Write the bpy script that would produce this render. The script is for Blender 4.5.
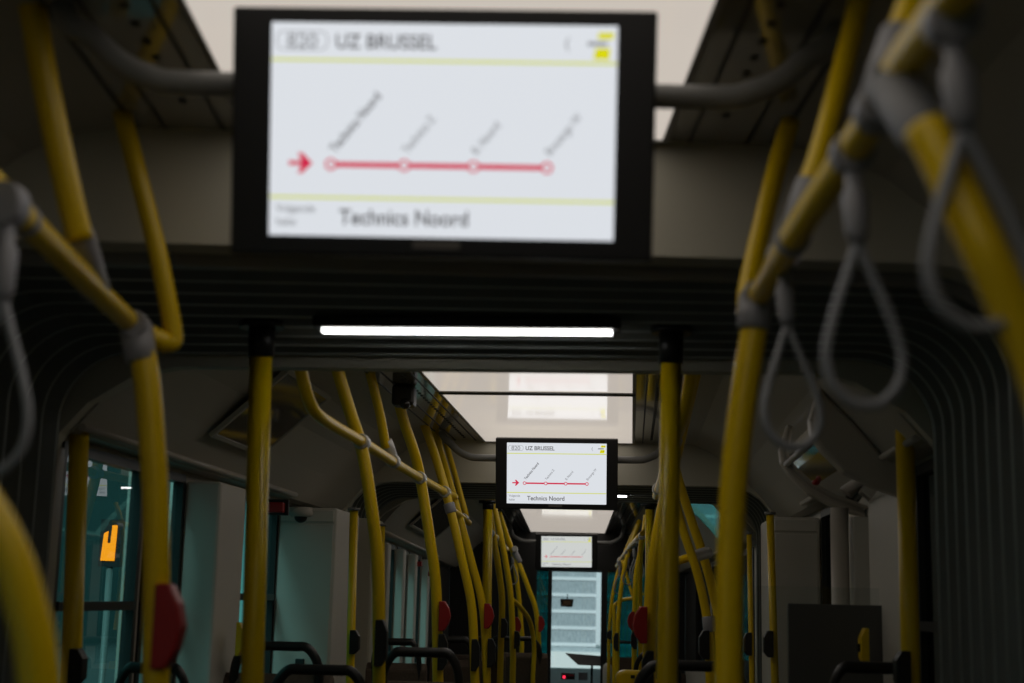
import bpy, math, random
from mathutils import Vector, Matrix
random.seed(7)
C = bpy.context.scene
COL = C.collection
for o in list(bpy.data.objects): bpy.data.objects.remove(o)

# ---------------------------------------------------------------- camera
F = 1422.0                      # focal length in pixels of the 1024 px wide frame
CAMZ = 1.40
def cam_basis():
    d = Vector(((582-512)/F, -(600-341.5)/F, -1.0)).normalized()   # straight ahead (+Y) in camera coordinates
    r = math.radians(0.8)
    u0 = Vector((math.sin(r), math.cos(r), 0))
    u = (u0 - d*u0.dot(d)).normalized()
    x = d.cross(u)
    return x, d, u              # rows: world X, Y, Z axes seen from the camera
CX, CY, CZ = cam_basis()
cam_data = bpy.data.cameras.new('camera'); cam = bpy.data.objects.new('camera', cam_data); COL.objects.link(cam)
R3 = Matrix((CX, CY, CZ))       # world <- camera
cam.matrix_world = Matrix.Translation((0, 0, CAMZ)) @ R3.to_4x4()
cam_data.sensor_width = 36; cam_data.lens = F*36/1024
cam_data.clip_start = 0.02; cam_data.clip_end = 300
cam_data.dof.use_dof = True; cam_data.dof.focus_distance = 7.2; cam_data.dof.aperture_fstop = 3.1
C.camera = cam
def P(px, py, Y):               # the point seen at a pixel, at a distance Y along the bus
    v = R3 @ Vector(((px-512)/F, -(py-341.5)/F, -1.0))
    v *= Y / v.y
    return Vector((v.x, v.y, v.z + CAMZ))

# ---------------------------------------------------------------- world, sun, exposure
w = bpy.data.worlds.new('world'); C.world = w; w.use_nodes = True
bg = w.node_tree.nodes['Background']; bg.inputs[0].default_value = (.30, .62, .62, 1); bg.inputs[1].default_value = .75
sd = bpy.data.lights.new('sun', 'SUN'); sd.energy = 2.1; sd.angle = math.radians(20); sd.color = (.93, .97, 1)
sun = bpy.data.objects.new('sun', sd); COL.objects.link(sun)
sun.rotation_euler = Vector((0.12, .8, -.6)).to_track_quat('-Z', 'Y').to_euler()
C.view_settings.view_transform = 'Standard'; C.view_settings.look = 'None'
C.view_settings.exposure = 0.0; C.view_settings.gamma = 1.0; C.view_settings.use_curve_mapping = False

# ---------------------------------------------------------------- materials
def mat(name, col, rough=.5, metal=0, emit=None, es=1, noise=0, scale=20, spec=.5, coat=0, bump=0):
    m = bpy.data.materials.new(name); m.use_nodes = True; nt = m.node_tree; b = nt.nodes['Principled BSDF']
    b.inputs['Roughness'].default_value = rough; b.inputs['Metallic'].default_value = metal
    b.inputs['Specular IOR Level'].default_value = spec
    b.inputs['Coat Weight'].default_value = coat; b.inputs['Coat Roughness'].default_value = .06
    if noise or bump:
        tc = nt.nodes.new('ShaderNodeTexCoord'); n = nt.nodes.new('ShaderNodeTexNoise'); n.inputs['Scale'].default_value = scale
        n.inputs['Detail'].default_value = 4; nt.links.new(tc.outputs['Object'], n.inputs['Vector'])
    if noise:
        r = nt.nodes.new('ShaderNodeValToRGB')
        r.color_ramp.elements[0].color = tuple(c*(1-noise) for c in col)+(1,)
        r.color_ramp.elements[1].color = tuple(min(1, c*(1+noise)) for c in col)+(1,)
        nt.links.new(n.outputs['Fac'], r.inputs[0]); nt.links.new(r.outputs[0], b.inputs['Base Color'])
    else: b.inputs['Base Color'].default_value = tuple(col)+(1,)
    if bump:
        bp = nt.nodes.new('ShaderNodeBump'); bp.inputs['Strength'].default_value = bump; bp.inputs['Distance'].default_value = .01
        nt.links.new(n.outputs['Fac'], bp.inputs['Height']); nt.links.new(bp.outputs[0], b.inputs['Normal'])
    if emit: b.inputs['Emission Color'].default_value = tuple(emit)+(1,); b.inputs['Emission Strength'].default_value = es
    return m
def glass(name, tint, gloss=.12, rough=.0):
    m = bpy.data.materials.new(name); m.use_nodes = True; nt = m.node_tree; nt.nodes.clear()
    o = nt.nodes.new('ShaderNodeOutputMaterial'); t = nt.nodes.new('ShaderNodeBsdfTransparent'); g = nt.nodes.new('ShaderNodeBsdfGlossy')
    mx = nt.nodes.new('ShaderNodeMixShader'); f = nt.nodes.new('ShaderNodeFresnel'); f.inputs[0].default_value = 1.5
    ad = nt.nodes.new('ShaderNodeMath'); ad.operation = 'ADD'; ad.inputs[1].default_value = gloss-.04; ad.use_clamp = True
    t.inputs[0].default_value = tuple(tint)+(1,); g.inputs['Roughness'].default_value = rough
    nt.links.new(f.outputs[0], ad.inputs[0]); ge = nt.nodes.new('ShaderNodeNewGeometry'); fr = nt.nodes.new('ShaderNodeMath'); fr.operation = 'SUBTRACT'; fr.inputs[0].default_value = 1
    ml = nt.nodes.new('ShaderNodeMath'); ml.operation = 'MULTIPLY'      # thin pane: only its front face mirrors
    nt.links.new(ge.outputs['Backfacing'], fr.inputs[1]); nt.links.new(ad.outputs[0], ml.inputs[0]); nt.links.new(fr.outputs[0], ml.inputs[1]); nt.links.new(ml.outputs[0], mx.inputs[0])
    nt.links.new(t.outputs[0], mx.inputs[1]); nt.links.new(g.outputs[0], mx.inputs[2]); nt.links.new(mx.outputs[0], o.inputs[0])
    return m
M = dict(
    yellow=mat('yellow_paint', (.84, .57, .0), .31, noise=.03, scale=40),
    grey=mat('grey_plastic', (.30, .30, .32), .45), silver=mat('silver_clamp', (.62, .62, .62), .3, .3),
    bar=mat('grey_bar', (.22, .22, .21), .4),
    strap=mat('strap_rubber', (.30, .31, .33), .5),
    black=mat('black_plastic', (.012, .012, .012), .4), bezel=mat('bezel_black', (.008, .008, .009), .5),
    rubber=mat('bellows_rubber', (.17, .185, .175), .3, noise=.25, scale=8),
    ceil=mat('ceiling_panel', (.42, .40, .34), .5, noise=.03, scale=3),
    strip=mat('ceiling_strip', (.26, .25, .22), .12, coat=1),
    header=mat('header_panel', (.62, .60, .50), .55, noise=.03, scale=4),
    wall=mat('wall_panel', (.62, .60, .54), .5, noise=.03, scale=4), dark=mat('dark_wall', (.035, .037, .035), .6, noise=.1),
    trim=mat('pale_trim', (.52, .48, .42), .35),
    floor=mat('floor_vinyl', (.05, .055, .06), .6, noise=.2, scale=60),
    lightp=mat('diffuser', (.62, .58, .53), .1, emit=(1, .90, .80), es=.60, coat=.35),
    led=mat('led_light', (1, 1, 1), .5, emit=(1, .99, .96), es=5),
    red=mat('red_plastic', (.36, .012, .012), .4), redled=mat('red_lamp', (1, .05, .08), .5, emit=(1, .03, .08), es=1.5),
    seat=mat('seat_fabric', (.10, .07, .05), .85, noise=.3, scale=80, bump=.2), hatch=mat('hatch_gloss', (.14, .14, .12), .06, coat=1),
    lcd=mat('screen_white', (.02, .02, .02), .4, emit=(.71, .74, .785), es=1), lcd_dim=mat('screen_white_dim', (.02, .02, .02), .4, emit=(.60, .62, .60), es=1),
    ink=mat('screen_ink', (.02, .02, .02), .5, emit=(.12, .12, .13), es=1), inkg=mat('screen_grey', (.02, .02, .02), .5, emit=(.30, .31, .33), es=1),
    inkr=mat('screen_red', (.02, .0, .0), .5, emit=(.62, .02, .07), es=1), inkrd=mat('screen_red_pale', (.02, .0, .0), .5, emit=(.62, .16, .18), es=1),
    inky=mat('screen_yellow', (.02, .02, .0), .5, emit=(.62, .66, .12), es=1), inkyy=mat('screen_logo_yellow', (.02, .02, .0), .5, emit=(.68, .66, .0), es=1),
    tag=mat('grey_tag', (.13, .12, .11), .5), dash=mat('dashboard', (.34, .37, .40), .5, noise=.1), white=mat('white_plastic', (.55, .53, .48), .5),
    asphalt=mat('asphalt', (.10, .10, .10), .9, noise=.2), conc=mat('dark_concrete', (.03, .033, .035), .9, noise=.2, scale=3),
    orange=mat('orange_glow', (1, .3, .0), .5, emit=(1, .13, .0), es=3.6),
    pale=mat('pale_rib', (.80, .84, .86), .6), bright=mat('white_render', (.92, .93, .90), .8),
    gl=glass('tinted_glass', (.52, .80, .78), .13), gld=glass('dark_glass', (.10, .13, .13), .08), glt=glass('teal_glass', (.02, .26, .26), .08), glc=glass('clear_glass', (.93, .95, .95), .05),
)
def facade_mat():
    m = bpy.data.materials.new('metal_cladding'); m.use_nodes = True; nt = m.node_tree; b = nt.nodes['Principled BSDF']; b.inputs['Roughness'].default_value = .7
    tc = nt.nodes.new('ShaderNodeTexCoord'); mp = nt.nodes.new('ShaderNodeMapping'); mp.inputs['Scale'].default_value = (14, 1, 3)
    n = nt.nodes.new('ShaderNodeTexNoise'); n.inputs['Scale'].default_value = 3; r = nt.nodes.new('ShaderNodeValToRGB')
    r.color_ramp.elements[0].position = .3; r.color_ramp.elements[0].color = (.30, .35, .37, 1); r.color_ramp.elements[1].position = .7; r.color_ramp.elements[1].color = (.48, .54, .57, 1)
    nt.links.new(tc.outputs['Object'], mp.inputs[0]); nt.links.new(mp.outputs[0], n.inputs['Vector']); nt.links.new(n.outputs['Fac'], r.inputs[0]); nt.links.new(r.outputs[0], b.inputs['Base Color'])
    return m
M['facade'] = facade_mat()

# ---------------------------------------------------------------- helpers
LOC = {}
def tag(o, label=None, cat=None, group=None, kind=None):
    if label: o['label'] = label
    if cat: o['category'] = cat
    if group: o['group'] = group
    if kind: o['kind'] = kind
    return o
def wpos(o):
    p = Vector((0, 0, 0))
    while o is not None: p = p + Vector(o.location); o = o.parent
    return p
def empty(name, loc, label=None, cat=None, group=None):
    o = bpy.data.objects.new(name, None); COL.objects.link(o); o.location = loc; o.empty_display_size = .05
    return tag(o, label, cat, group)
def spline(pts, n=6):
    pts = [Vector(p) for p in pts]
    if len(pts) < 3: return pts
    q = [2*pts[0]-pts[1]]+pts+[2*pts[-1]-pts[-2]]; out = []
    for i in range(1, len(q)-2):
        a, b, c, d = q[i-1:i+3]
        for k in range(n):
            t = k/n
            out.append(.5*((2*b)+(c-a)*t+(2*a-5*b+4*c-d)*t*t+(3*b-a-3*c+d)*t**3))
    return out+[pts[-1]]
class MB:
    def __init__(s): s.v = []; s.f = []; s.sm = []
    def add(s, vs, fs, smooth=False):
        n = len(s.v); s.v += [Vector(v) for v in vs]; s.f += [tuple(i+n for i in f) for f in fs]; s.sm += [smooth]*len(fs); return s
    def hexa(s, p):   # 8 points: bottom ring 4, top ring 4
        return s.add(p, [(3, 2, 1, 0), (4, 5, 6, 7), (0, 1, 5, 4), (1, 2, 6, 5), (2, 3, 7, 6), (3, 0, 4, 7)])
    def box(s, x0, x1, y0, y1, z0, z1):
        return s.hexa([(x0, y0, z0), (x1, y0, z0), (x1, y1, z0), (x0, y1, z0), (x0, y0, z1), (x1, y0, z1), (x1, y1, z1), (x0, y1, z1)])
    def prism(s, poly, f0, f1):     # polygon points mapped by two functions, joined
        n = len(poly); a = [f0(*p) for p in poly]; b = [f1(*p) for p in poly]
        return s.add(a+b, [tuple(range(n))[::-1], tuple(range(n, 2*n))]+[(i, (i+1) % n, (i+1) % n+n, i+n) for i in range(n)])
    def tube(s, pts, r, seg=14, closed=False, smooth_n=0):
        if smooth_n: pts = spline(pts, smooth_n)
        pts = [Vector(p) for p in pts]; n = len(pts); rr = r if isinstance(r, (list, tuple)) else [r]*n
        T = []
        for i in range(n):
            a = pts[(i-1) % n] if (closed or i) else pts[0]; b = pts[(i+1) % n] if (closed or i < n-1) else pts[-1]
            T.append((b-a).normalized())
        up = Vector((0, 0, 1)) if abs(T[0].z) < .9 else Vector((1, 0, 0))
        x = T[0].cross(up).normalized(); vs = []
        for i in range(n):
            x = (x-T[i]*x.dot(T[i])).normalized(); y = T[i].cross(x)
            for k in range(seg):
                a = 2*math.pi*k/seg; vs.append(pts[i]+(x*math.cos(a)+y*math.sin(a))*rr[i])
        fs = []
        for i in range(n if closed else n-1):
            j = (i+1) % n
            for k in range(seg): fs.append((i*seg+k, i*seg+(k+1) % seg, j*seg+(k+1) % seg, j*seg+k))
        s.add(vs, fs, True)
        if not closed:
            o = len(s.v)-len(vs)
            s.f.append(tuple(o+k for k in range(seg))[::-1]); s.f.append(tuple(o+(n-1)*seg+k for k in range(seg))); s.sm += [False, False]
        return s
    def ball(s, c, rx, ry, rz, nu=14, nv=8):
        c = Vector(c); vs = []; fs = []
        for j in range(nv+1):
            t = math.pi*j/nv
            for i in range(nu):
                a = 2*math.pi*i/nu; vs.append(c+Vector((rx*math.sin(t)*math.cos(a), ry*math.sin(t)*math.sin(a), rz*math.cos(t))))
        for j in range(nv):
            for i in range(nu): fs.append((j*nu+i, (j+1)*nu+i, (j+1)*nu+(i+1) % nu, j*nu+(i+1) % nu))
        return s.add(vs, fs, True)
    def build(s, name, m, parent=None, loc=None, bevel=0):
        me = bpy.data.meshes.new(name); o = bpy.data.objects.new(name, me); COL.objects.link(o)
        base = wpos(parent) if parent is not None else Vector(loc if loc is not None else (0, 0, 0))
        if parent is not None: o.parent = parent
        else: o.location = base
        me.from_pydata([tuple(v-base) for v in s.v], [], s.f); me.update()
        for p, q in zip(me.polygons, s.sm): p.use_smooth = q
        me.materials.append(m)
        import bmesh
        bm = bmesh.new(); bm.from_mesh(me); bmesh.ops.recalc_face_normals(bm, faces=bm.faces); bm.to_mesh(me); bm.free()
        if bevel:
            b = o.modifiers.new('bevel', 'BEVEL'); b.width = bevel; b.segments = 2; b.limit_method = 'ANGLE'
        return o

# the three coaches of the bus: (pivot x, pivot y, heading, z offset)
SEC = {1: (-.297, 3.3, -.065, 0.0), 2: (-.28, 3.3, .034, -.04), 3: (-.112, 8.25, -.007, -.075)}
def S(k, u, v, z):              # u across, v along, z measured from eye height
    px, py, a, dz = SEC[k]
    if k == 3: dz -= .0125*v
    return Vector((px+u*math.cos(a)+v*math.sin(a), py-u*math.sin(a)+v*math.cos(a), z+CAMZ+(dz if z > -1.3 else 0)))
def sbox(mb, k, u0, u1, v0, v1, z0, z1):
    return mb.hexa([S(k, u, v, z) for z in (z0, z1) for u, v in ((u0, v0), (u1, v0), (u1, v1), (u0, v1))])
def struct(o): o['kind'] = 'structure'; return o
V0, V1 = {1: -5.2, 2: .55, 3: .60}, {1: -.64, 2: 4.30, 3: 8.4}
WU = 1.24
COVE = [(.62, .87), (.72, .855), (.82, .81), (.95, .71), (1.06, .595), (1.15, .49), (1.17, .47), (1.24, .47), (1.24, .452)]

# ---------------------------------------------------------------- shell
def shell_strip(k, prof, v0, v1, m, name, thick=.03):
    mb = MB()
    outer = [(u+(thick if u > 0 else -thick), z+thick) for u, z in prof]
    mb.prism(prof+outer[::-1], lambda u, z: S(k, u, v0, z), lambda u, z: S(k, u, v1, z))
    return struct(mb.build(name, m, loc=S(k, prof[0][0], (v0+v1)/2, prof[0][1])))
for k in (1, 2, 3):
    mb = MB()
    sbox(mb, k, -.62, .62, V0[k], V1[k], .885, .93)
    struct(mb.build('ceiling', M['ceil'], loc=S(k, 0, (V0[k]+V1[k])/2, .9)))
    for s in (-1, 1):
        mb = MB(); sbox(mb, k, min(s*.405, s*.62), max(s*.405, s*.62), V0[k], V1[k]-.001, .868, .884)
        t = struct(mb.build('trim_1' if s < 0 else 'trim_2', M['strip'], loc=S(k, s*.5, (V0[k]+V1[k])/2, .87)))
        g = MB()
        for a in (.445, .555, .612): sbox(g, k, s*a-.0035, s*a+.0035, V0[k], V1[k]-.01, .8665, .8682)
        tag(g.build('gap_line', M['bezel'], t), 'black gaps between the ceiling strips')
        g = MB(); v = max(V0[k], -2.6)+.2
        while v < V1[k]-.15:
            c = S(k, s*.49, v, .8655)
            g.add([c+Vector((.0075*math.cos(a*math.pi/4), .011*math.sin(a*math.pi/4), 0)) for a in range(8)]+[c+Vector((.0075*math.cos(a*math.pi/4), .011*math.sin(a*math.pi/4), .002)) for a in range(8)],
                  [tuple(range(8))]+[(i, (i+1) % 8, (i+1) % 8+8, i+8) for i in range(8)]); v += .07 if k < 3 else .1
        tag(g.build('vent_hole_row', M['bezel'], t), 'row of small black vent holes')
    for s in (-1, 1):
        segs = [(V0[k], V1[k])]
        if k == 3 and s > 0: segs = [(V0[k], 1.0), (2.1, V1[k])]
        for a, b in segs: shell_strip(k, [(s*u, z) for u, z in COVE], a, b, M['ceil'], 'ceiling')
        if k == 3 and s > 0:
            shell_strip(k, [(s*u, z) for u, z in COVE[5:]], 1.0, 2.1, M['ceil'], 'ceiling')
            shell_strip(k, [(s*u, z) for u, z in COVE[:2]], 1.0, 2.1, M['ceil'], 'ceiling')
            mb = MB(); pr = [(s*u, z) for u, z in COVE[1:6]]
            mb.prism(pr+[(u+.006, z+.006) for u, z in pr][::-1], lambda u, z: S(k, u, 1.0, z), lambda u, z: S(k, u, 2.1, z))
            struct(mb.build('window_9', M['gl'], loc=S(3, .9, 1.5, .6)))  # glass added in the cove, stands in for a hatch reflecting teal daylight
    mb = MB(); sbox(mb, k, -1.26, 1.26, V0[k], V1[k], -1.45, -1.4); struct(mb.build('floor', M['floor'], loc=S(k, 0, (V0[k]+V1[k])/2, -1.4)))

# walls: list of (v0, v1, kind); kind w = window, s = solid, d = dark solid
WALLS = {(1, -1): [(-5.2, -4.2, 's'), (-4.2, -2.6, 'w'), (-2.6, -.64, 's')], (1, 1): [(-5.2, -4.2, 's'), (-4.2, -2.6, 'x'), (-2.6, -.64, 'd')],
         (2, -1): [(.55, .66, 's'), (.66, 1.36, 'w'), (1.36, 1.40, 't'), (1.40, 1.80, 'w'), (1.80, 2.15, 's'), (2.15, 3.2, 'w'), (3.2, 4.30, 'd')],
         (2, 1): [(.55, .66, 's'), (.66, 1.05, 'x'), (1.05, 2.55, 's'), (2.55, 3.2, 'x'), (3.2, 4.30, 's')],
         (3, -1): [(.6, 1.15, 's'), (1.15, 1.45, 's'), (1.45, 2.1, 'w'), (2.1, 2.3, 's'), (2.3, 2.9, 'w'), (2.9, 3.1, 's'), (3.1, 3.9, 'w'), (3.9, 4.1, 's'), (4.1, 4.8, 'w'), (4.8, 8.4, 'd')],
         (3, 1): [(.6, 1.2, 's'), (1.2, 2.2, 'x'), (2.2, 2.4, 's'), (2.4, 4.0, 'x'), (4.0, 4.2, 's'), (4.2, 5.6, 'x'), (5.6, 8.4, 'd')]}
wn = 0
for (k, s), L in WALLS.items():
    side = 'left' if s < 0 else 'right'
    a, b = sorted((s*WU, s*(WU+.05)))
    solid, dk, ins = MB(), MB(), MB()
    sbox(solid, k, a, b, L[0][0], L[-1][1], -1.4, -.45)
    for v0, v1, kd in L:
        if kd == 's': sbox(solid, k, a, b, v0, v1, -.45, .468)
        elif kd == 'd': sbox(dk, k, a, b, v0, v1, -.45, .468)
        elif kd == 't': sbox(ins, k, a, b, v0, v1, -.45, .468)
        else:
            wn += 1
            m_ = MB()
            for (p, q, z0, z1) in ((v0, v0+.03, -.45, .455), (v1-.03, v1, -.45, .455), (v0+.03, v1-.03, -.45, -.42), (v0+.03, v1-.03, .425, .455)):
                sbox(m_, k, min(s*1.232, s*1.27), max(s*1.232, s*1.27), p, q, z0, z1)
            wo = struct(m_.build('window_%d' % wn, M['black'], loc=S(k, s*WU, (v0+v1)/2, 0)))
            g = MB(); sbox(g, k, min(s*1.25, s*1.256), max(s*1.25, s*1.256), v0+.03, v1-.03, -.42, .425); g.build('pane', M['gl' if kd == 'w' else 'gld'], wo)
            if k == 2:
                g = MB(); z = -.012 if v0 < 2 else .02
                sbox(g, k, min(s*1.225, s*1.26), max(s*1.225, s*1.26), v0+.03, v1-.03, z-.014, z+.014); g.build('window_bar', M['black'], wo)
    for mb, mm, nm in ((solid, M['wall'], 'wall_'+side), (dk, M['dark'], 'wall_'+side), (ins, M['trim'], 'trim_3')):
        if mb.v: struct(mb.build(nm, mm, loc=S(k, s*WU, (L[0][0]+L[-1][1])/2, -1.4)))
    # pale rail along the window tops
    if k > 1:
        g = MB(); g.tube([S(k, s*1.145, L[0][0]+.01, .485), S(k, s*1.145, L[-1][1]-(1.15 if k == 2 else 3.8), .485)], .011, 10)
        struct(g.build('trim_4', M['trim'], loc=S(k, s*1.145, 2, .485)))
# end wall behind the camera
mb = MB(); sbox(mb, 1, -1.3, 1.3, -5.25, -5.2, -1.4, .93); struct(mb.build('wall_back', M['wall'], loc=S(1, 0, -5.2, -1.4)))

# protruding pillars and cabinets along the walls
def block(k, u0, u1, v0, v1, z0, z1, m, name, bevel=.012): 
    mb = MB(); sbox(mb, k, u0, u1, v0, v1, z0, z1); return mb.build(name, m, loc=S(k, (u0+u1)/2, (v0+v1)/2, z0), bevel=bevel)
struct(block(2, -1.235, -1.10, 1.80, 2.15, -1.4, .435, M['wall'], 'wall_left'))
struct(block(2, -1.236, -1.222, .565, .65, -1.4, .435, M['trim'], 'trim_5'))
struct(block(2, 1.222, 1.236, .565, .65, -1.4, .45, M['trim'], 'trim_6'))
struct(block(2, 1.20, 1.235, 1.08, 1.72, -1.4, .47, M['wall'], 'wall_right', .03))
for k, u, v in ((3, -1.235, 1.3), (3, -1.235, 2.2), (3, -1.235, 3.0), (3, -1.235, 4.0)):
    struct(block(k, u, u+.07, v-.08, v+.08, -1.4, .435, M['wall'], 'wall_left'))
def cabinet(k, u0, u1, v0, v1, label):
    c = empty('equipment_cabinet', S(k, (u0+u1)/2, v0, -1.4), label, 'cabinet')
    b = MB(); sbox(b, k, u0, u1, v0, v1, -1.4, .43); b.build('cabinet_body', M['wall'], c, bevel=.01)
    b = MB(); sbox(b, k, u0+.012, u1-.012, v0-.008, v0-.0005, -1.3, .355); b.build('door', M['wall'], c, bevel=.004)
    b = MB(); sbox(b, k, u0+.012, u1-.012, v0-.008, v0-.0005, .365, .42); b.build('top_panel', M['wall'], c, bevel=.004)
    b = MB(); sbox(b, k, (u0+u1)/2-.02, (u0+u1)/2+.02, v0-.02, v0-.0085, -.35, -.25); b.build('latch', M['black'], c, bevel=.003)
cabinet(2, -1.235, -.96, 3.2, 3.75, 'tall pale equipment cabinet against the left wall')
cabinet(2, 1.02, 1.235, 3.25, 3.8, 'tall pale equipment cabinet against the right wall')
struct(block(2, -1.235, -.93, 4.0, 4.28, -1.4, .43, M['header'], 'wall_partition'))

# portals at the joints
def portal(k, v0, v1, inner, m, label_name, top=.93):
    W2 = 1.30
    outer = [(-W2, -1.4), (-W2, top), (W2, top), (W2, -1.4)]
    poly = outer+inner[::-1]
    mb = MB(); mb.prism(poly, lambda u, z: S(k, u, v0, z), lambda u, z: S(k, u, v1, z))
    # triangulated by blender; concave ring is one polygon
    return struct(mb.build(label_name, m, loc=S(k, 0, (v0+v1)/2, .8)))
def arch(hw, top, r, n=7, zb=-1.4):
    L = [(-hw, zb)]
    for i in range(n+1):
        a = math.pi-math.pi/2*i/n; L.append((-hw+r+r*math.cos(a), top-r+r*math.sin(a)))
    return L+[(-u, z) for u, z in L[::-1]]
A1 = arch(1.16, .643, .27)
def cut(t): 
    h_ = [(1.215, -1.4), (1.215, t-.24), (1.185, t-.19), (1.11, t-.105), (.98, t-.025), (.86, t)]
    return [(-u, z) for u, z in h_]+h_[::-1]
CUT = cut(.65); CUT3 = cut(.69)
portal(1, -.70, -.62, A1, M['header'], 'wall_header')
portal(1, -.619, -.60, arch(1.14, .618, .25), M['bar'], 'wall_header')
portal(2, .50, .56, CUT, M['header'], 'wall_header')
portal(2, 4.26, 4.34, A1, M['header'], 'wall_header')
portal(3, .55, .61, CUT3, M['header'], 'wall_header')
# bellows
def bellows(k0, v0, k1, v1, n, loc):
    mb = MB(); rings = []; N = 2*n+1
    for i in range(N+1):
        t = i/N; dd = 0 if i % 2 == 0 else .07
        prof = arch(1.17+dd, .678+dd, .20+dd, 10)
        rings.append([S(k0, u, v0, z).lerp(S(k1, u, v1, z), t) for u, z in prof])
    m_ = len(rings[0])
    mb.add([p for r in rings for p in r], [(i*m_+j, i*m_+j+1, (i+1)*m_+j+1, (i+1)*m_+j) for i in range(N) for j in range(m_-1)], False)
    o = mb.build('wall_bellows', M['rubber'], loc=loc); struct(o)
    rb_ = MB()
    for i in range(0, N+1, 2): rb_.tube(rings[i], .005, 8)
    tag(rb_.build('ridge_frame', mat('ridge_metal', (.48, .52, .50), .35, .5), o), 'thin grey ridges of the bellows folds')
    sd_ = o.modifiers.new('thick', 'SOLIDIFY'); sd_.thickness = .006
    f = MB(); f.hexa([S(k0, -1.15, v0, -1.44), S(k0, 1.15, v0, -1.44), S(k1, 1.15, v1, -1.44), S(k1, -1.15, v1, -1.44), S(k0, -1.15, v0, -1.405), S(k0, 1.15, v0, -1.405), S(k1, 1.15, v1, -1.405), S(k1, -1.15, v1, -1.405)])
    struct(f.build('floor', M['floor'], loc=loc))
bellows(1, -.60, 2, .50, 10, (-.28, 3.3, 1.9))
bellows(2, 4.34, 3, .55, 9, (-.11, 8.25, 1.9))

# ceiling lights
def panel(k, v0, v1, label):
    c = empty('ceiling_light', S(k, 0, (v0+v1)/2, .87), label, 'ceiling light')
    b = MB(); sbox(b, k, -.39, .39, v0+.012, v1-.012, .862, .872); b.build('diffuser', M['lightp'], c)
    b = MB()
    for a in ((-.403, -.39, v0, v1), (.39, .403, v0, v1), (-.39, .39, v0, v0+.012), (-.39, .39, v1-.012, v1)): sbox(b, k, *a, .858, .884)
    b.build('frame', M['bar'], c)
panel(1, -3.6, -.72, 'wide lit ceiling panel above the nearest screen')
panel(2, .7, 2.395, 'lit ceiling panel between the near joint and the dark crossbar')
panel(2, 2.45, 4.25, 'glossy lit ceiling panel just before the middle screen')
panel(3, .75, 3.6, 'lit ceiling panel past the far joint')
panel(3, 3.63, 7.6, 'lit ceiling panel above the farthest screen')

def led(k, u0, u1, v, z, label):
    c = empty('led_strip_light', S(k, (u0+u1)/2, v, z), label, 'strip light')
    b = MB(); sbox(b, k, u0-.02, u1+.02, v-.035, v+.035, z+.002, z+.028); b.build('housing', M['black'], c, bevel=.004)
    b = MB(); sbox(b, k, u0, u1, v-.015, v+.015, z-.007, z+.0018); b.build('diffuser', M['led'], c)
led(2, -.352, .342, .02, .665, 'bright white strip light across the near joint ceiling')
led(3, -.352, .362, .05, .675, 'small white strip light behind the middle screen')

# ---------------------------------------------------------------- handrails
YEL = M['yellow']
def pole(parent, pts, r, name='pole', sm=6, m=None):
    if len(pts) > 4 and abs(pts[-1].z) < .01:      # bent upper part, straight lower part down to the floor
        pts = spline(pts[:-1], sm)+[pts[-1]]; sm = 0
    return MB().tube(pts, r, 16, smooth_n=sm if len(pts) > 2 else 0).build(name, m or YEL, parent)
def clamp(parent, p, axis_pts, r=.026, L=.03, m=None, tail=None, tr=.0225):
    p = Vector(p); d = (Vector(axis_pts[1])-Vector(axis_pts[0])).normalized(); b = MB()
    b.tube([p-d*L, p-d*L*.85, p+d*L*.85, p+d*L], [r*.9, r, r, r*.9], 14)
    if tail is not None:
        t = Vector(tail)-p; b.tube([p, p+t*.6, p+t*.97, p+t], [tr+.004, tr+.004, tr+.003, tr], 14)
    return b.build('clamp', m or M['silver'], parent)
def down(p, z=-1.4): return Vector((p.x, p.y, z+CAMZ))
def stop_button(parent, p, side, label='red stop button', h=.062):
    # half-octagon plate standing out from the side of the pole
    p = Vector(p); b = MB()
    poly = [(0, -h), (.024, -h), (.042, -h*.55), (.050, 0), (.042, h*.55), (.024, h), (0, h)]
    b.prism(poly, lambda u, z: p+Vector((side*(u-.004), -.022, z)), lambda u, z: p+Vector((side*(u-.004), .022, z)))
    o = b.build('stop_button', M['red'], parent, bevel=.004); o['label'] = label
    return o
def socket_box(parent, p, side, h=.06):
    p = Vector(p); b = MB()
    poly = [(0, -h), (.022, -h), (.040, -h*.6), (.040, h*.5), (.024, h), (0, h)]
    b.prism(poly, lambda u, z: p+Vector((side*(u-.012), -.024, z)), lambda u, z: p+Vector((side*(u-.012), .024, z)))
    o = b.build('control_box', M['black'], parent, bevel=.003); o['label'] = 'black box on the pole'; return o

# coach 1, left
h = empty('handrail', P(155, 683, 2.45)*1, 'nearest left yellow handrail with grey clamps and red stop button', 'handrail'); h.location.z = .0
ra = [P(-260, -80, .95), P(-60, 130, 1.48), P(0, 194, 1.70), P(62, 256, 2.02), P(130, 322, 2.45), P(168, 345, 2.52)]
pole(h, ra, .019, 'rail')
pole(h, [P(160, 342, 2.51), P(172, 342, 2.53), P(172, 325, 2.53), P(157, 250, 2.51), P(138, 175, 2.49), P(122, 112, 2.48)], .0175, 'ceiling_pole')
pole(h, [P(80, 240, 2.08), P(68, 190, 2.06), P(55, 130, 2.04), P(42, 65, 2.02), P(30, -5, 2.0), P(20, -30, 2.0)], .0205, 'ceiling_pole')
lp = [P(139, 335, 2.46), P(147, 380, 2.46), P(152, 440, 2.46), P(156, 520, 2.46), P(156, 683, 2.46)]
pole(h, lp+[down(lp[-1])], .0235)
clamp(h, P(94, 288, 2.24), [ra[3], ra[4]], .024, .02, tail=P(77, 232, 2.08), tr=.022, m=M['grey'])
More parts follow.
